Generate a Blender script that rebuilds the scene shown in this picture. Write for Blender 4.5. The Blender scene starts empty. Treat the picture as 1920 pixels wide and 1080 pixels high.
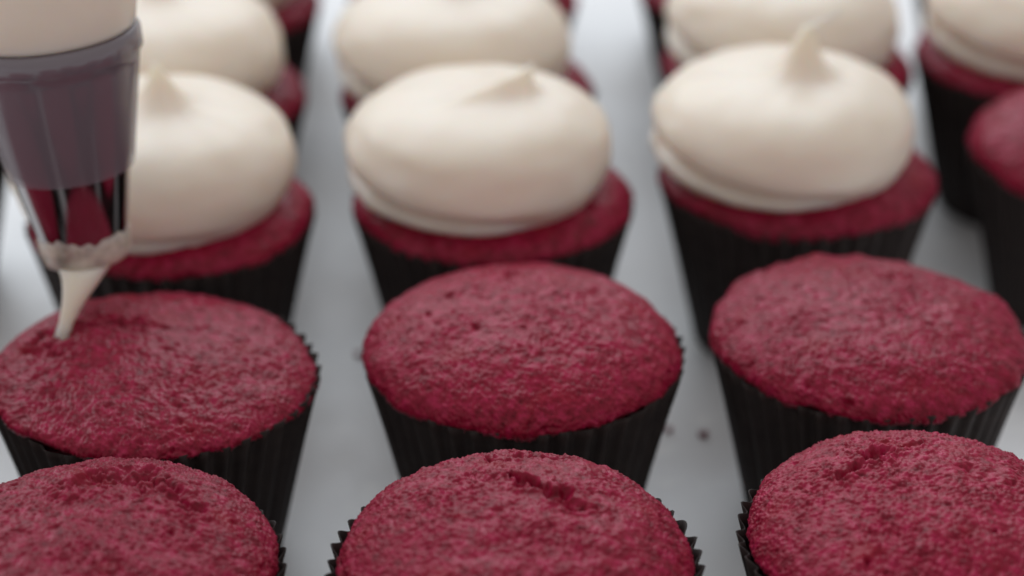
import bpy, math, random
import numpy as np
from mathutils import Vector

sc = bpy.context.scene
C = sc.collection
R = math.radians
random.seed(4)

# ------------------------------------------------------------------ camera
RIM = 0.045                                   # height of the paper case rim above the worktop
cam_d = bpy.data.cameras.new('camera')
cam = bpy.data.objects.new('camera', cam_d)
C.objects.link(cam)
cam.location = (0, 0, RIM + 0.238)
cam.rotation_euler = (R(90 - 27.8), 0, 0)
cam_d.sensor_width = 36
cam_d.lens = 36 * 4150 / 1920
cam_d.clip_start = 0.02
cam_d.clip_end = 50
cam_d.dof.use_dof = True
cam_d.dof.focus_distance = 0.431
cam_d.dof.aperture_fstop = 6.9
cam_d.dof.aperture_blades = 0
sc.camera = cam

# ------------------------------------------------------------------ light
w = bpy.data.worlds.new('World')
sc.world = w
w.use_nodes = True
bg = w.node_tree.nodes['Background']
bg.inputs['Color'].default_value = (1.0, 0.965, 0.945, 1)
bg.inputs['Strength'].default_value = 0.52

def area(name, loc, target, sx, sy, power, col):
    l = bpy.data.lights.new(name, 'AREA')
    l.shape = 'RECTANGLE'; l.size = sx; l.size_y = sy
    l.energy = power; l.color = col
    o = bpy.data.objects.new(name, l); C.objects.link(o)
    o.location = loc
    o.rotation_euler = (Vector(target) - Vector(loc)).to_track_quat('-Z', 'Y').to_euler()
    return o
area('window_light', (-1.0, 2.9, 2.45), (-0.5, 0.5, 0.3), 5.0, 3.2, 112, (0.86, 0.94, 1.0))

sc.view_settings.view_transform = 'Standard'
sc.view_settings.look = 'None'
sc.view_settings.exposure = 0
sc.view_settings.gamma = 1
sc.render.engine = 'CYCLES'
sc.cycles.max_bounces = 8
sc.cycles.use_denoising = True

# ------------------------------------------------------------------ noise (numpy)
def _hash(ix, iy, iz, seed):
    h = ((ix + seed * 7919) * 0x9E3779B1) & 0xFFFFFFFF
    for v, k in ((iy, 0x85EBCA6B), (iz, 0xC2B2AE35), (0, 0x27D4EB2F)):
        h = h ^ (h >> 15)
        h = ((h + v * 0x165667B1) * k) & 0xFFFFFFFF
        h = h ^ (h >> 13)
    h = (h * 0x2C1B3C6D) & 0xFFFFFFFF
    return h ^ (h >> 16)

def perlin(P, freq, seed):
    Q = P * freq + 1000.0
    I = np.floor(Q); F = Q - I; I = I.astype(np.int64)
    U = F * F * F * (F * (F * 6 - 15) + 10)
    out = 0
    for dx in (0, 1):
        wx = U[:, 0] if dx else 1 - U[:, 0]
        for dy in (0, 1):
            wy = U[:, 1] if dy else 1 - U[:, 1]
            for dz in (0, 1):
                wz = U[:, 2] if dz else 1 - U[:, 2]
                h = _hash(I[:, 0] + dx, I[:, 1] + dy, I[:, 2] + dz, seed)
                gx = (h & 1023) / 511.5 - 1; gy = ((h >> 10) & 1023) / 511.5 - 1; gz = ((h >> 20) & 1023) / 511.5 - 1
                out = out + wx * wy * wz * (gx * (F[:, 0] - dx) + gy * (F[:, 1] - dy) + gz * (F[:, 2] - dz))
    return out * 1.3

def worley(P, freq, seed):
    Q = P * freq + 1000.0
    I = np.floor(Q).astype(np.int64); F = Q - I
    d1 = np.full(len(P), 9.0); d2 = np.full(len(P), 9.0); idv = np.zeros(len(P))
    for dx in (-1, 0, 1):
        for dy in (-1, 0, 1):
            for dz in (-1, 0, 1):
                h = _hash(I[:, 0] + dx, I[:, 1] + dy, I[:, 2] + dz, seed)
                vx = dx + (h & 1023) / 1023. - F[:, 0]
                vy = dy + ((h >> 10) & 1023) / 1023. - F[:, 1]
                vz = dz + ((h >> 20) & 1023) / 1023. - F[:, 2]
                d = vx * vx + vy * vy + vz * vz
                n = d < d1
                d2 = np.where(n, d1, np.minimum(d2, d))
                idv = np.where(n, (h >> 5) & 255, idv)
                d1 = np.where(n, d, d1)
    return np.sqrt(d1), np.sqrt(d2), idv / 255.

# ------------------------------------------------------------------ materials
def new_mat(name):
    m = bpy.data.materials.new(name); m.use_nodes = True
    nt = m.node_tree
    return m, nt, nt.nodes['Principled BSDF']

def N(nt, t, **kw):
    n = nt.nodes.new(t)
    for k, v in kw.items():
        if k in n.inputs: n.inputs[k].default_value = v
        else: setattr(n, k, v)
    return n

def noise(nt, scale, detail=4, rough=0.6):
    tc = N(nt, 'ShaderNodeTexCoord')
    n = N(nt, 'ShaderNodeTexNoise')
    n.inputs['Scale'].default_value = scale; n.inputs['Detail'].default_value = detail; n.inputs['Roughness'].default_value = rough
    nt.links.new(tc.outputs['Object'], n.inputs['Vector'])
    return n

def ramp(nt, src, stops):
    r = N(nt, 'ShaderNodeValToRGB')
    el = r.color_ramp.elements
    while len(el) < len(stops): el.new(0.5)
    for e, (p, c) in zip(el, stops):
        e.position = p; e.color = (*c, 1) if len(c) == 3 else c
    nt.links.new(src, r.inputs['Fac'])
    return r

def bump(nt, bs, src, strength, dist):
    b = N(nt, 'ShaderNodeBump')
    b.inputs['Strength'].default_value = strength; b.inputs['Distance'].default_value = dist
    nt.links.new(src, b.inputs['Height']); nt.links.new(b.outputs['Normal'], bs.inputs['Normal'])
    return b

def mat_cake():
    m, nt, bs = new_mat('red_sponge')
    n1 = noise(nt, 420, 5, 0.65)
    r1 = ramp(nt, n1.outputs['Fac'], [(0.30, (0.13, 0.0035, 0.013)), (0.5, (0.25, 0.0055, 0.029)), (0.68, (0.38, 0.017, 0.070))])
    n2 = noise(nt, 95, 3, 0.5)
    r2 = ramp(nt, n2.outputs['Fac'], [(0.60, (0, 0, 0)), (0.80, (1, 1, 1))])
    mx = N(nt, 'ShaderNodeMix', data_type='RGBA')
    nt.links.new(r2.outputs['Color'], mx.inputs[0])
    nt.links.new(r1.outputs['Color'], mx.inputs[6])
    mx.inputs[7].default_value = (0.27, 0.008, 0.024, 1)
    oi = N(nt, 'ShaderNodeObjectInfo'); hs = N(nt, 'ShaderNodeHueSaturation'); mr = N(nt, 'ShaderNodeMapRange')
    mr.inputs['To Min'].default_value = 0.86; mr.inputs['To Max'].default_value = 1.12
    nt.links.new(oi.outputs['Random'], mr.inputs['Value']); nt.links.new(mr.outputs['Result'], hs.inputs['Value'])
    nt.links.new(mx.outputs[2], hs.inputs['Color']); nt.links.new(hs.outputs['Color'], bs.inputs['Base Color'])
    bs.inputs['Sheen Weight'].default_value = 0.13
    bs.inputs['Sheen Roughness'].default_value = 0.28
    bs.inputs['Sheen Tint'].default_value = (1.0, 0.70, 0.82, 1)
    rr = ramp(nt, n1.outputs['Fac'], [(0.3, (0.44,) * 3), (0.7, (0.24,) * 3)])
    nt.links.new(rr.outputs['Color'], bs.inputs['Roughness'])
    bs.inputs['Specular IOR Level'].default_value = 0.2
    n3 = noise(nt, 1600, 2, 0.5)
    bump(nt, bs, n3.outputs['Fac'], 0.25, 0.0004)
    return m

def mat_frosting():
    m, nt, bs = new_mat('cream_frosting')
    n1 = noise(nt, 60, 3, 0.5)
    r1 = ramp(nt, n1.outputs['Fac'], [(0.3, (0.86, 0.755, 0.64)), (0.7, (0.89, 0.80, 0.695))])
    nt.links.new(r1.outputs['Color'], bs.inputs['Base Color'])
    bs.inputs['Roughness'].default_value = 0.36
    bs.inputs['Specular IOR Level'].default_value = 0.55
    bs.inputs['Subsurface Weight'].default_value = 0.7
    bs.inputs['Subsurface Radius'].default_value = (1.0, 0.7, 0.45)
    bs.inputs['Subsurface Scale'].default_value = 0.009
    n3 = noise(nt, 260, 3, 0.5)
    bump(nt, bs, n3.outputs['Fac'], 0.12, 0.0005)
    return m

def mat_paper():
    m, nt, bs = new_mat('dark_paper')
    n1 = noise(nt, 240, 5, 0.65)
    r1 = ramp(nt, n1.outputs['Fac'], [(0.3, (0.024, 0.0175, 0.017)), (0.7, (0.042, 0.031, 0.029))])
    nt.links.new(r1.outputs['Color'], bs.inputs['Base Color'])
    bs.inputs['Roughness'].default_value = 0.55
    bs.inputs['Specular IOR Level'].default_value = 0.2
    n3 = noise(nt, 900, 3, 0.6)
    bump(nt, bs, n3.outputs['Fac'], 0.25, 0.0003)
    return m

def mat_top():
    m, nt, bs = new_mat('grey_worktop')
    n1 = noise(nt, 9, 5, 0.55)
    r1 = ramp(nt, n1.outputs['Fac'], [(0.3, (0.77, 0.77, 0.785)), (0.7, (0.83, 0.83, 0.845))])
    n2 = noise(nt, 70, 4, 0.6)
    r2 = ramp(nt, n2.outputs['Fac'], [(0.58, (0, 0, 0)), (0.74, (0.8,) * 3)])
    mx = N(nt, 'ShaderNodeMix', data_type='RGBA')
    nt.links.new(r2.outputs['Color'], mx.inputs[0]); nt.links.new(r1.outputs['Color'], mx.inputs[6])
    mx.inputs[7].default_value = (0.90, 0.90, 0.90, 1)
    nt.links.new(mx.outputs[2], bs.inputs['Base Color'])
    bs.inputs['Metallic'].default_value = 0.2
    rr = ramp(nt, n2.outputs['Fac'], [(0.3, (0.44,) * 3), (0.7, (0.54,) * 3)])
    nt.links.new(rr.outputs['Color'], bs.inputs['Roughness'])
    n3 = noise(nt, 500, 3, 0.6)
    bump(nt, bs, n3.outputs['Fac'], 0.05, 0.0004)
    return m

def mat_chrome():
    m, nt, bs = new_mat('polished_steel')
    bs.inputs['Base Color'].default_value = (0.40, 0.385, 0.39, 1)
    bs.inputs['Metallic'].default_value = 1
    n1 = noise(nt, 300, 3, 0.5)
    rr = ramp(nt, n1.outputs['Fac'], [(0.3, (0.07,) * 3), (0.7, (0.14,) * 3)])
    nt.links.new(rr.outputs['Color'], bs.inputs['Roughness'])
    return m

def mat_film():
    m, nt, bs = new_mat('clear_plastic_film')
    bs.inputs['Base Color'].default_value = (0.23, 0.19, 0.225, 1)
    bs.inputs['Roughness'].default_value = 0.38
    bs.inputs['Specular IOR Level'].default_value = 0.6
    tr = N(nt, 'ShaderNodeBsdfTransparent')
    mx = N(nt, 'ShaderNodeMixShader'); mx.inputs[0].default_value = 0.60
    out = nt.nodes['Material Output']
    nt.links.new(tr.outputs[0], mx.inputs[1]); nt.links.new(bs.outputs[0], mx.inputs[2])
    nt.links.new(mx.outputs[0], out.inputs['Surface'])
    n3 = noise(nt, 160, 3, 0.5)
    bump(nt, bs, n3.outputs['Fac'], 0.12, 0.001)
    return m

def mat_thin():
    m = mat_frosting(); m.name = 'thin_frosting_film'; nt = m.node_tree
    tr = N(nt, 'ShaderNodeBsdfTransparent'); mx = N(nt, 'ShaderNodeMixShader'); nz = noise(nt, 190, 3, 0.6); rz = ramp(nt, nz.outputs['Fac'], [(0.35, (0.35,) * 3), (0.65, (0.80,) * 3)]); nt.links.new(rz.outputs['Color'], mx.inputs[0])
    nt.links.new(tr.outputs[0], mx.inputs[1]); nt.links.new(nt.nodes['Principled BSDF'].outputs[0], mx.inputs[2])
    nt.links.new(mx.outputs[0], nt.nodes['Material Output'].inputs['Surface'])
    return m

M_THIN = mat_thin()
M_CAKE, M_FROST, M_PAPER, M_TOP, M_CHROME, M_FILM = mat_cake(), mat_frosting(), mat_paper(), mat_top(), mat_chrome(), mat_film()

# ------------------------------------------------------------------ mesh helpers
def mesh_np(name, V, Q, mat, smooth=True):
    me = bpy.data.meshes.new(name)
    V = np.asarray(V, np.float32); Q = np.asarray(Q, np.int32)
    k = Q.shape[1]
    me.vertices.add(len(V)); me.vertices.foreach_set('co', V.ravel())
    me.loops.add(Q.size); me.loops.foreach_set('vertex_index', Q.ravel())
    me.polygons.add(len(Q))
    me.polygons.foreach_set('loop_start', np.arange(0, Q.size, k, dtype=np.int32))
    if smooth: me.polygons.foreach_set('use_smooth', np.ones(len(Q), bool))
    me.update(calc_edges=True); me.validate()
    me.materials.append(mat)
    return me

def link(name, me, parent=None, label=None, cat=None, group=None, kind=None):
    o = bpy.data.objects.new(name, me); C.objects.link(o)
    if parent is not None: o.parent = parent
    if label: o['label'] = label
    if cat: o['category'] = cat
    if group: o['group'] = group
    if kind: o['kind'] = kind
    return o

def empty(name, loc, rz, label, cat, group=None):
    o = link(name, None, None, label, cat, group)
    o.location = loc; o.rotation_euler = (0, 0, rz); o.empty_display_size = 0.01
    return o

def grid_quads(nu, nv, wrap_v=True):
    """rows nu, columns nv (wrapped)"""
    i = np.arange(nu - 1)[:, None]; j = np.arange(nv if wrap_v else nv - 1)[None, :]
    j2 = (j + 1) % nv
    a = i * nv + j; b = i * nv + j2; c = (i + 1) * nv + j2; d = (i + 1) * nv + j
    return np.stack([a, b, c, d], -1).reshape(-1, 4)

def smoothstep(a, b, x):
    t = np.clip((x - a) / (b - a), 0, 1); return t * t * (3 - 2 * t)

def seg_dist(X, Y, pts):
    """distance to a polyline and how far along it"""
    best = np.full(X.shape, 9.0); 
    for (x0, y0, w0), (x1, y1, w1) in zip(pts[:-1], pts[1:]):
        dx, dy = x1 - x0, y1 - y0; L = dx * dx + dy * dy
        t = np.clip(((X - x0) * dx + (Y - y0) * dy) / L, 0, 1)
        d = np.hypot(X - x0 - t * dx, Y - y0 - t * dy) / (w0 + (w1 - w0) * t)
        best = np.minimum(best, d)
    return best

# ------------------------------------------------------------------ cake
def cake_mesh(n, seed, Rc=0.0335, h=0.011, off=(0, 0), tilt=(0, 0), cracks=(), pits=(), amp=1.0, edge=1.0, low=False, gf=1050):
    g = np.linspace(-1, 1, n)
    A, B = np.meshgrid(g, g, indexing='ij'); a = A.ravel(); b = B.ravel()
    rad = np.maximum(np.abs(a), np.abs(b))
    with np.errstate(divide='ignore', invalid='ignore'):
        ph = np.where(np.abs(a) >= np.abs(b), (math.pi / 4) * (b / np.where(a == 0, 1, a)), math.pi / 2 - (math.pi / 4) * (a / np.where(b == 0, 1, b)))
    sgn = np.where(np.abs(a) >= np.abs(b), np.sign(a), np.sign(b)); sgn[sgn == 0] = 1
    cx = np.cos(ph) * sgn; cy = np.sin(ph) * sgn
    # profile
    t = np.linspace(0, math.pi / 2, 80)
    pr = np.sin(t) * Rc; pz = h * (1 - np.sin(t) ** 3.2) ** 0.62 if low else h * (1 - np.sin(t) ** 2.25) ** 0.56
    pr = np.concatenate([pr, [Rc - 0.0009, Rc - 0.0030, Rc - 0.0045, Rc - 0.0070]]); pz = np.concatenate([pz, [-0.0010, -0.0021, -0.006, -0.012]])
    s = np.concatenate([[0], np.cumsum(np.hypot(np.diff(pr), np.diff(pz)))]); s /= s[-1]
    r = np.interp(rad, s, pr); z = np.interp(rad, s, pz)
    dr = np.interp(np.clip(rad + .004, 0, 1), s, pr) - np.interp(np.clip(rad - .004, 0, 1), s, pr)
    dz = np.interp(np.clip(rad + .004, 0, 1), s, pz) - np.interp(np.clip(rad - .004, 0, 1), s, pz)
    nl = np.hypot(dr, dz) + 1e-12; nr = -dz / nl; nz = dr / nl
    P0 = np.stack([cx * r, cy * r, z], 1)
    # uneven outline of the crust
    ang = np.stack([cx * 1.0, cy * 1.0, np.zeros_like(cx)], 1)
    ew = smoothstep(0.45, 0.9, rad)
    dR = (perlin(ang, 2.2, seed + 50) * 0.0011 + perlin(ang, 7.5, seed + 51) * 0.0006) * ew * edge
    dZ = (perlin(ang, 1.6, seed + 52) * 0.0022 + perlin(ang, 6.0, seed + 53) * 0.0008) * ew * edge
    off2 = seed * 0.37
    S = P0 + off2
    lumps = perlin(S, 65, seed) * 0.0006 + perlin(S, 150, seed + 1) * 0.0006 + perlin(S, 290, seed + 13) * 0.0003
    warp = np.stack([perlin(S, 300, seed + 2), perlin(S, 300, seed + 3), perlin(S, 300, seed + 4)], 1) * 0.0016
    d1, d2, idv = worley(S + warp, 400, seed + 5)            # crumbs about 2.5 mm
    e1, e2, jdv = worley(S + warp * 0.15, gf, seed + 6)       # grains under 1 mm
    g1, g2, kdv = worley(S, 1650, seed + 16)                    # sugary specks of the crust near the rim
    top = 1 - smoothstep(0.86, 0.97, rad)
    crumbly = smoothstep(-0.45, 0.45, perlin(S, 60, seed + 9) + 0.4 * perlin(S, 190, seed + 10))
    rimw = smoothstep(0.35, 0.62, rad + 0.25 * perlin(S, 60, seed + 17))
    crumb = (0.4 - np.clip(d1, 0, .9) ** 2) * (0.2 + 0.9 * idv) * 0.00070 * (0.25 + crumbly)
    grain = (0.4 - np.clip(e1, 0, .9) ** 2) * (0.35 + 0.9 * jdv) * 0.00105 * (0.50 + 0.65 * smoothstep(-0.3, 0.35, perlin(S, 85, seed + 14)) ) * (1 - 0.6 * rimw)
    grain = grain + (0.4 - np.clip(g1, 0, .9) ** 2) * (0.2 + 1.1 * kdv) * 0.00075 * (0.15 + 0.95 * rimw)
    fine = (perlin(S, 480, seed + 7) * 0.00016 + perlin(S, 1050, seed + 11) * 0.00008) * (0.4 + 0.9 * crumbly) 
    p1, p2, pid = worley(S + warp, 270, seed + 12)
    holes = -0.0008 * smoothstep(0.32, 0.05, p1) * (pid > 0.75) * (0.4 + crumbly)
    d = (lumps + (crumb + grain + fine + holes)) * (0.35 + 0.65 * top) * amp
    jit = np.stack([perlin(S, 240, seed + 20), perlin(S, 240, seed + 21)], 1) * 0.0034 + np.stack([perlin(S, 700, seed + 22), perlin(S, 700, seed + 23)], 1) * 0.0014
    X = P0[:, 0] + jit[:, 0]; Y = P0[:, 1] + jit[:, 1]
    for depth, pts in cracks:
        q = seg_dist(X, Y, pts)
        q = q * (1 + 0.3 * perlin(S, 420, seed + 31) + 0.25 * perlin(S, 900, seed + 32))
        d = d - depth * np.exp(-q ** 2 * 0.9) * (1 + 0.5 * perlin(S, 500, seed + 33)) + depth * 0.30 * np.exp(-((q - 2.0) / 0.9) ** 2) + (perlin(S, 600, seed + 34) * 0.0009) * np.exp(-q ** 2 * .8)
    for (x0, y0, rr, dep) in pits:
        q = np.hypot(X - x0, Y - y0) / rr
        d = d - dep * np.exp(-q ** 2)
    V = P0.copy()
    V[:, 0] += cx * (nr * d + dR); V[:, 1] += cy * (nr * d + dR); V[:, 2] += nz * d + dZ
    k = np.clip(z / h, 0, 1)
    V[:, 0] += off[0] * k; V[:, 1] += off[1] * k
    V[:, 2] += V[:, 0] * tilt[0] + V[:, 1] * tilt[1]
    return mesh_np('cake', V, grid_quads(n, n, False)[:, ::-1], M_CAKE)

# ------------------------------------------------------------------ paper case
def liner_mesh(seed, R1=0.0341, R0=0.0245, flutes=46, amp=0.00072):
    per = 8; nv = flutes * per
    j = np.arange(nv); ph = j / nv * 2 * math.pi
    rows = [0.0, 0.0006, 0.003, 0.010, 0.020, 0.030, 0.038, 0.042, 0.0450]
    ang = np.stack([np.cos(ph), np.sin(ph), np.zeros(nv)], 1)
    wob = perlin(ang, 3.0, seed) 
    ph2 = ph + perlin(ang, 5.0, seed + 3) * 0.035
    wave = np.sin(ph2 * flutes); wave = np.sign(wave) * np.abs(wave) ** 0.95
    var = 1 + 0.35 * perlin(ang, 9, seed + 4)
    def ring(z, thick):
        t = z / 0.045
        r = R0 + (R1 - R0) * t + 0.0006 * t ** 6
        A = amp * (0.45 + 0.65 * t)
        rr = r + wave * A * var + wob * 0.0008 * t - thick
        zz = z + (0.0004 * wave * var + 0.0006 * perlin(ang, 4, seed + 7)) * (t > 0.99) 
        return np.stack([np.cos(ph) * rr, np.sin(ph) * rr, np.full(nv, z) + (zz - z)], 1)
    out = [ring(z, 0) for z in rows]
    inn = [ring(z, 0.00022) for z in rows[::-1]]
    V = np.concatenate(out + inn + [ring(0.0008, 0.00022) * np.array([.02, .02, 1])])
    # close the underside too
    V = np.concatenate([ring(0.0, 0) * np.array([.02, .02, 1]), V])
    return mesh_np('paper_case', V, grid_quads(len(V) // nv, nv), M_PAPER)

# ------------------------------------------------------------------ frosting
def frosting_mesh(seed, a=0.0325, b=0.0165, z0=0.0135, peak=(0.0, 0.0), H=0.010, lam=0.0040, lean=(0, 0), curl=0.0, seam0=-3, seam1=-27, a0=183, span=125, gd=0.0040, ridge=None, marks=()):
    nu, nv = 96, 144
    u = np.linspace(0, 1, nu); e = math.pi / 2 - u ** 1.35 * R(152)
    ph = np.arange(nv) / nv * 2 * math.pi
    E, PH = np.meshgrid(e, ph, indexing='ij'); E = E.ravel(); PH = PH.ravel()
    ce, se = np.cos(E), np.sin(E)
    rr = a * np.abs(ce) ** np.where(se > 0, 0.57, 0.74) * np.sign(ce); zz = b * np.sign(se) * np.abs(se) ** np.where(se > 0, 0.82, 1.0)
    D = np.stack([np.cos(PH), np.sin(PH), se], 1)
    # spiral seam: angle along the seam measured from a0 (left) anticlockwise towards the front
    deg = (np.degrees(PH) - a0) % 360
    sd = seam0 + (seam1 - seam0) * np.clip(deg / span, 0, 1) ** 0.9
    on = smoothstep(-0.02, 0.10, deg / span) * (1 - smoothstep(0.60, 1.10, deg / span))
    back = smoothstep(250, 360, deg); sd = np.where(deg > 250, seam0 + 18 * (1 - back), sd); on = np.maximum(on, back)
    dE = np.degrees(E) - sd
    groove = -gd * np.exp(-(dE / 6.5) ** 2) * on + 0.0005 * np.exp(-((dE - 16) / 12.0) ** 2) * on + 0.0006 * np.exp(-((dE + 15) / 9.0) ** 2) * on
    wob = perlin(D, 1.3, seed) * 0.0010 + perlin(D, 3.2, seed + 1) * 0.0005
    rr2 = rr + (groove + wob) * np.clip(ce, 0, 1) ** 0.5
    zz2 = zz + wob * 0.5 * se
    for (pd, ed, wd, dep) in marks:
        dp = (np.degrees(PH) - pd + 180) % 360 - 180
        q = (dp / wd) ** 2 + ((np.degrees(E) - ed) / (wd * .7)) ** 2
        rr2 = rr2 - dep * np.exp(-q)
    x = rr2 * np.cos(PH); y = rr2 * np.sin(PH)
    rho = np.hypot(x, y)
    up = np.exp(-(rho / 0.017) ** 2) * (se > -0.2)
    add = H * np.exp(-(rho / lam / 1.15) ** 1.25) * (se > 0)
    t = add / H
    x = x + peak[0] * up; y = y + peak[1] * up
    x = x + lean[0] * t ** 1.6 + curl * np.clip(t - .55, 0, 1) ** 2; y = y + lean[1] * t ** 1.6
    z = z0 + zz2 + add - (0.35 * H) * np.clip(t - .72, 0, 1) ** 1.2 * (1 if curl else 0)
    if ridge:                                    # smear drawn out from the peak across the top
        rx, ry, L, rh, rw = ridge
        px, py = x - peak[0], y - peak[1]
        l = px * rx + py * ry; c = -px * ry + py * rx
        z = z + rh * np.exp(-(c / rw) ** 2) * smoothstep(-0.002, 0.004, l) * (1 - smoothstep(L * .4, L, l)) * (se > 0.3)
    return mesh_np('frosting', np.stack([x, y, z], 1), grid_quads(nu, nv)[:, ::-1], M_FROST)

# ------------------------------------------------------------------ the setting
def slab():
    s = 3.0
    V = [(-s, -s, -0.03), (s, -s, -0.03), (s, s + 1, -0.03), (-s, s + 1, -0.03), (-s, -s, 0), (s, -s, 0), (s, s + 1, 0), (-s, s + 1, 0)]
    Q = [(3, 2, 1, 0), (4, 5, 6, 7), (0, 1, 5, 4), (1, 2, 6, 5), (2, 3, 7, 6), (3, 0, 4, 7)]
    return mesh_np('worktop', V, Q, M_TOP, False)
link('worktop', slab(), kind='structure')

# ------------------------------------------------------------------ cupcakes
LINERS = [liner_mesh(11), liner_mesh(23)]
GP, GF = 'plain red cupcakes in dark paper cases', 'frosted red cupcakes in dark paper cases'

def cupcake(loc, label, cake_me, frost_me=None, fo=(0, 0), rz=0.0, li=0, cake_off=(0, 0), cake_rz=0.0, frz=0.0):
    t = empty('cupcake', (loc[0], loc[1], 0), 0, label, 'cupcake', GF if frost_me else GP)
    l = link('paper_case', LINERS[li % 2], t); l.rotation_euler = (0, 0, rz)
    c = link('cake', cake_me, t); c.location = (cake_off[0], cake_off[1], RIM); c.rotation_euler = (0, 0, cake_rz)
    if frost_me:
        f = link('frosting', frost_me, t); f.location = (fo[0], fo[1], RIM); f.rotation_euler = (0, 0, frz)
    return t

# front row
cupcake((-0.0772, 0.3386), 'plain cupcake with a wide ragged hollow across its top, cut off at lower left',
        cake_mesh(440, 3, amp=1.02, Rc=0.0334, h=0.0110, off=(0.002, 0.003),
                  cracks=[(0.0018, [(-0.006, 0.012, .0022), (0.002, 0.015, .0030), (0.009, 0.013, .0022)]),
                          (0.0016, [(0.009, 0.013, .0010), (0.0125, 0.006, .0016), (0.017, 0.003, .0014)])],
                  pits=[(0.002, 0.012, 0.004, 0.0008)]), rz=0.3, li=0)
cupcake((0.0007, 0.3406), 'plain cupcake at the front with a dark diagonal crack running down its dome',
        cake_mesh(440, 7, amp=1.02, Rc=0.0330, h=0.0132, off=(0.000, 0.001),
                  cracks=[(0.0019, [(0.0005, 0.0098, .0006), (0.0030, 0.0078, .0014), (0.0060, 0.0060, .0009), (0.0085, 0.0026, .0017), (0.0125, -0.0015, .0009)]),
                          (0.0010, [(-0.005, 0.019, .0010), (0.002, 0.0215, .0012), (0.009, 0.021, .0010)]),
                          (0.0009, [(-0.006, 0.0085, .0012), (0.001, 0.0095, .0010)])]), rz=0.9, li=1)
cupcake((0.0781, 0.3494), 'plain cupcake with a short split near its crown, cut off by the lower right corner',
        cake_mesh(440, 13, amp=1.02, Rc=0.0334, h=0.0115, off=(-0.002, 0.002),
                  cracks=[(0.0017, [(-0.014, 0.003, .0010), (-0.009, 0.008, .0014), (-0.004, 0.0115, .0010)]),
                          (0.0008, [(0.001, 0.014, .0010), (0.006, 0.0165, .0010)])],
                  pits=[(0.012, 0.006, 0.003, 0.001)]), rz=1.4, li=0)
# second row
cupcake((-0.0766, 0.4114), 'plain cupcake with a dented top where the strand of frosting touches down',
        cake_mesh(320, 19, Rc=0.0346, h=0.0072, tilt=(-0.05, 0.0), amp=0.90,
                  cracks=[(0.0017, [(-0.025, 0.0040, .0014), (-0.0195, 0.0048, .0020), (-0.012, 0.009, .0018), (-0.0035, 0.0105, .0012)]),
                          (0.0010, [(-0.028, -0.002, .0015), (-0.018, -0.003, .0015)])]), rz=0.2, li=1)
cupcake((0.0026, 0.4214), 'plain cupcake with a smooth high dome, in the gap behind the cracked one',
        cake_mesh(320, 29, Rc=0.0347, h=0.0118, off=(-0.0005, 0),
                  pits=[(-0.0015, 0.0175, 0.0014, 0.0016), (0.012, 0.014, 0.0025, 0.0007), (0.016, 0.006, 0.002, 0.0007)], amp=0.9, gf=1150), rz=0.55, li=0, cake_off=(-0.0004, 0))
cupcake((0.0789, 0.4272), 'plain cupcake with a ragged lower edge lapping over its pleats, at the right edge',
        cake_mesh(320, 37, Rc=0.0348, h=0.0095, off=(-0.003, 0.001), edge=1.5, tilt=(-0.015, 0.0),
                  pits=[(0.010, 0.013, 0.0026, 0.0014), (0.002, 0.004, 0.003, 0.0006)], amp=0.9, gf=1150), rz=1.1, li=1)
# third row (frosted)
low_a = cake_mesh(150, 41, Rc=0.0347, h=0.0085, amp=1.0, low=True)
low_b = cake_mesh(150, 47, Rc=0.0346, h=0.0080, amp=1.0, low=True)
cupcake((-0.0837, 0.4902), 'frosted cupcake partly hidden behind the steel nozzle', low_a,
        frosting_mesh(61, a=0.0346, b=0.0156, z0=0.0138, peak=(0.004, -0.001), H=0.0110, lam=0.0040, lean=(-0.002, 0.003), seam0=-8), fo=(-0.0035, -0.001), rz=0.4, li=0)
cupcake((-0.0046, 0.4975), 'frosted cupcake whose low tip is smeared over sideways, between the two frosted ones', low_b,
        frosting_mesh(67, a=0.0327, b=0.0158, z0=0.0141, peak=(0.0095, 0.000), H=0.0068, lam=0.0036, lean=(0.0045, 0.002), ridge=(-0.92, -0.39, 0.022, 0.0016, 0.0032),
                      marks=[(-72, -42, 6, 0.0012), (-25, -12, 6, 0.0006)]), fo=(-0.0040, -0.001), rz=1.0, li=1, cake_rz=2.0)
cupcake((0.0727, 0.5120), 'frosted cupcake with a tall curled tip standing up from its swirl', low_a,
        frosting_mesh(71, a=0.0331, b=0.0155, z0=0.0136, peak=(0.0045, -0.001), H=0.0172, lam=0.0032, lean=(0.0005, 0.002), curl=0.040, seam0=0), fo=(-0.0050, -0.001), rz=0.1, li=0, cake_rz=4.0)
cupcake((0.1545, 0.5275), 'plain cupcake half out of frame beside the frosted one with the curled tip',
        cake_mesh(200, 53, Rc=0.0350, h=0.0140), rz=0.7, li=1)
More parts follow.
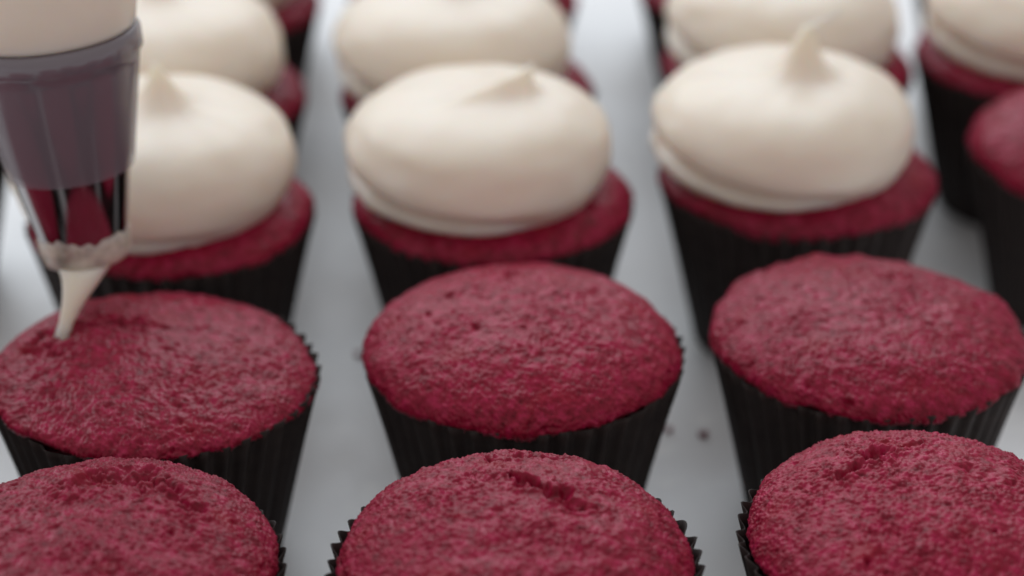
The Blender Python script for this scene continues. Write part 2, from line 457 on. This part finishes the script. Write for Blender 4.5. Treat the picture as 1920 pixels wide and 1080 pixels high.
# fourth row (frosted)
f4 = [frosting_mesh(81, peak=(0.002, 0), H=0.009), frosting_mesh(83, H=0.008, peak=(0, 0.002), gd=0.0030)]
cupcake((-0.1676, 0.5395), 'frosted cupcake beyond the left edge, only a sliver of its dark case in view', low_b, f4[0], (-0.002, 0), 0.3, 0, cake_rz=1.0)
cupcake((-0.0916, 0.5620), 'frosted cupcake directly behind the one hidden by the nozzle', low_a, f4[1], (-0.003, -0.001), 0.6, 1, cake_rz=2.5)
cupcake((-0.0123, 0.5681), 'frosted cupcake directly behind the one with the smeared tip', low_b, f4[0], (-0.0040, -0.001), 0.9, 0, cake_rz=0.4)
cupcake((0.0782, 0.5852), 'frosted cupcake directly behind the one with the curled tip', low_a,
        frosting_mesh(87, gd=0.0040, seam0=4, a0=160, span=140), (-0.0025, -0.001), 0.2, 1, cake_rz=1.6)
cupcake((0.1509, 0.5933), 'frosted cupcake in the upper right corner of the batch', low_b,
        frosting_mesh(91, a=0.0325, z0=0.0136, peak=(0.002, 0.001), H=0.009), (-0.001, 0.000), 0.5, 0, cake_rz=5.0)
# fifth row, only slivers in view
for (x, y), lab, k in [((-0.0933, 0.6358), 'blurred frosted cupcake at the top edge, left of the wide grey gap', 0),
                       ((-0.0147, 0.6404), 'blurred frosted cupcake at the top edge, behind the middle column of frosting', 1),
                       ((0.0743, 0.6522), 'blurred frosted cupcake at the top edge, right of the wide grey gap', 0),
                       ((0.1618, 0.6694), 'blurred frosted cupcake at the top edge, farthest to the right', 1)]:
    cupcake((x, y), lab, [low_a, low_b][k], f4[k], (-0.001, 0), 0.3 + k, k, cake_rz=3.0 + k)

# ------------------------------------------------------------------ piping bag with its nozzle
def loft(name, rings, mat, nv=64, cap=False, seed=0, wob=0.0):
    """rings: (centre, axis, radius)"""
    ph = np.arange(nv) / nv * 2 * math.pi
    V = []
    for c, ax, r in rings:
        ax = Vector(ax).normalized(); u = ax.cross(Vector((0, 1, 0))).normalized(); v = ax.cross(u)
        pts = np.array(c)[None] + r * (np.cos(ph)[:, None] * np.array(u)[None] + np.sin(ph)[:, None] * np.array(v)[None])
        V.append(pts)
    V = np.concatenate(V)
    return mesh_np(name, V, grid_quads(len(rings), nv), mat)

P0 = Vector((-0.0940, 0.4360, 0.0618))        # mouth of the nozzle
P1 = Vector((-0.0982, 0.4400, 0.1123))        # its upper rim
touch = Vector((-0.0981, 0.4190, 0.0484))     # where the strand meets the cake
def setup_bag(P0, P1, touch, r0, r1):
    ax = (P1 - P0).normalized(); L = (P1 - P0).length
    bag = empty('piping_bag', P0, 0, 'cream filled piping bag with a polished steel nozzle squeezing out a strand of frosting', 'piping bag')
    at = lambda t: ax * (L * t)
    rad = lambda t: r0 + (r1 - r0) * min(t, 0.9) / 0.9
    # steel nozzle with rolled upper rim
    rg = [(at(0.0), ax, r0 - 0.0006), (at(0.0), ax, r0), (at(0.01), ax, r0 + 0.0002)] + [(at(t), ax, rad(t)) for t in np.linspace(0.03, 0.895, 16)]
    rg += [(at(0.90), ax, rad(.90) + 0.0004), (at(0.91), ax, rad(.91) + 0.0007), (at(0.95), ax, rad(.95) + 0.0008), (at(0.985), ax, rad(.985) + 0.0008), (at(1.0), ax, rad(1) + 0.0003), (at(1.0), ax, rad(1) - 0.0012)]
    rg += [(at(t), ax, rad(t) - 0.0008) for t in np.linspace(0.95, 0.02, 8)]
    link('nozzle', loft('nozzle', rg, M_CHROME, 96), bag)
    # plastic sleeve of the bag, cut off part way down the nozzle
    th = 0.0007
    fr = [(at(t), ax, rad(t) + th + 0.0002) for t in np.linspace(0.40, 0.89, 14)] + [(at(0.91), ax, rad(.91) + 0.0016), (at(0.985), ax, rad(.985) + 0.0016)]
    fr += [(at(1.0), ax, r1 + 0.0012), (at(1.004), ax, r1 - 0.001)]
    me = loft('tip_sleeve', fr, M_FILM, 96)
    link('tip_sleeve', me, bag)
    # the bag itself, full of cream, twisted shut at its top
    ff = [(at(0.99), ax, 0.0005), (at(0.992), ax, r1 - 0.001), (at(1.012), ax, r1 + 0.0006)]
    ff += [(at(1.03 + 0.12 * k), ax, r1 + 0.0010 + 0.004 * (1 - math.exp(-k * .5)) - 0.0004 * k) for k in range(9)]
    ff += [(at(2.11), ax, r1 * .76), (at(2.24), ax, r1 * .42), (at(2.26), ax, 0.0005)]
    ff = ff[:-1] + [(at(2.36), ax, r1 * .25), (at(2.6), ax, r1 * .4), (at(2.8), ax, r1 * .5), (at(2.81), ax, 0.0005)]
    link('filled_bag', loft('filled_bag', ff, M_FROST, 64), bag)
    # strand of frosting pulled from the mouth to the cake
    T = touch - P0
    n = 26; rg = [(at(0.06), ax, r0 * 0.5), (at(0.05), ax, r0 - 0.0009), (at(0.01), ax, r0 - 0.0007)]
    for i in range(n):
        s = i / (n - 1)
        bend = T * s + Vector((ax.x * 0 + 0.0016 * math.sin(math.pi * s) * (1 - .3 * s), 0.0, 0))
        dirv = (-(T)).normalized().lerp(ax, 1 - smoothstep(0, .5, s)).lerp(Vector((0, 0, 1)), smoothstep(.6, 1, s))
        bend.y -= 0.0035 * math.sin(math.pi * s)
        bend.z += 0.0030 * math.sin(math.pi * s)
        r = 0.0013 + (r0 - 0.0008 - 0.0013) * (1 - s) ** 2.1 + 0.0011 * max(0, s - .82) / .18
        rg.append((bend, dirv, r))
    rg.append((T + Vector((0, 0, -0.0010)), dirv, 0.0016)); rg.append((T + Vector((0, 0, -0.0018)), dirv, 0.0002))
    link('frosting_strand', loft('frosting_strand', rg, M_FROST, 48), bag)
    # smear of frosting coating the last few millimetres of the steel
    nv = 96; ph = np.arange(nv) / nv * 2 * math.pi
    ringn = np.stack([np.cos(ph), np.sin(ph), np.zeros(nv)], 1)
    topt = 0.12 + 0.05 * perlin(ringn, 1.7, 5) + 0.04 * perlin(ringn, 4.0, 6)
    u = ax.cross(Vector((0, 1, 0))).normalized(); v = ax.cross(u)
    V = []
    for q, ex in [(-0.02, -0.0003), (-0.01, 0.0006), (0.3, 0.0008), (0.7, 0.0006), (0.93, 0.0004), (1.0, -0.0001)]:
        tt = topt * q if q > 0 else np.full(nv, q)
        rr = r0 + (r1 - r0) * tt + ex
        V.append(np.array(ax)[None] * (L * tt)[:, None] + rr[:, None] * (np.cos(ph)[:, None] * np.array(u)[None] + np.sin(ph)[:, None] * np.array(v)[None]))
    link('frosting_smear', mesh_np('frosting_smear', np.concatenate(V), grid_quads(6, nv), M_THIN), bag)
    return bag
setup_bag(P0, P1, touch, 0.0089, 0.0178)

# ------------------------------------------------------------------ crumbs
def crumb(loc, r, label, seed, mat=None, name='cake_crumb', cat='crumb', group='cake crumbs on the worktop', flat=0.7):
    n, m = 14, 20
    e = np.linspace(math.pi / 2, -math.pi / 2, n); ph = np.arange(m) / m * 2 * math.pi
    E, PH = np.meshgrid(e, ph, indexing='ij')
    D = np.stack([np.cos(E) * np.cos(PH), np.cos(E) * np.sin(PH), np.sin(E)], -1).reshape(-1, 3)
    k = 1 + 0.5 * perlin(D, 1.6, seed) + 0.3 * perlin(D, 4, seed + 1)
    V = D * k[:, None] * r * np.array([1, .9, flat]); V[:, 2] -= V[:, 2].min()
    o = link(name, mesh_np(name, V, grid_quads(n, m)[:, ::-1], mat or M_CAKE), None, label, cat, group)
    o.location = loc
crumb((0.0465, 0.4590, 0.0), 0.0011, 'small dark crumb on the grey worktop in the gap left of the ragged-edged cupcake', 3)
crumb((-0.0395, 0.4985, 0.0), 0.0010, 'tiny crumb on the grey worktop beside the smooth domed cupcake', 5)
crumb((0.0382, 0.4615, 0.0), 0.0009, 'dark crumb on the worktop touching the right side of the smooth domed cupcake', 9)
crumb((0.0430, 0.4960, 0.0), 0.0006, 'speck of crumb on the grey worktop in the wide gap, farther back than the others', 15)

# neighbours just outside the frame that the polished nozzle mirrors
for (x, y), lab in [((-0.1545, 0.4030), 'plain cupcake beyond the left edge, beside the strand'), ((-0.1560, 0.3290), 'plain cupcake beyond the lower left corner'),
                    ((-0.0775, 0.2650), 'plain cupcake in front of the lower left one, below the frame'), ((0.0005, 0.2670), 'plain cupcake in front of the cracked one, below the frame')]:
    cupcake((x, y), lab, low_a, None, rz=x * 9, li=0, cake_rz=y * 20)
# the next row back, above the frame: it shades the worktop that is in view
for (x, y), lab, k in [((-0.0950, 0.7140), 'frosted cupcake beyond the top edge, behind the left column', 0), ((-0.0170, 0.7180), 'frosted cupcake beyond the top edge, behind the middle column', 1),
                       ((0.0730, 0.7260), 'frosted cupcake beyond the top edge, behind the right column', 0)]:
    cupcake((x, y), lab, [low_a, low_b][k], f4[k], (-0.001, 0), 0.5 + k, k, cake_rz=1.0 + k)
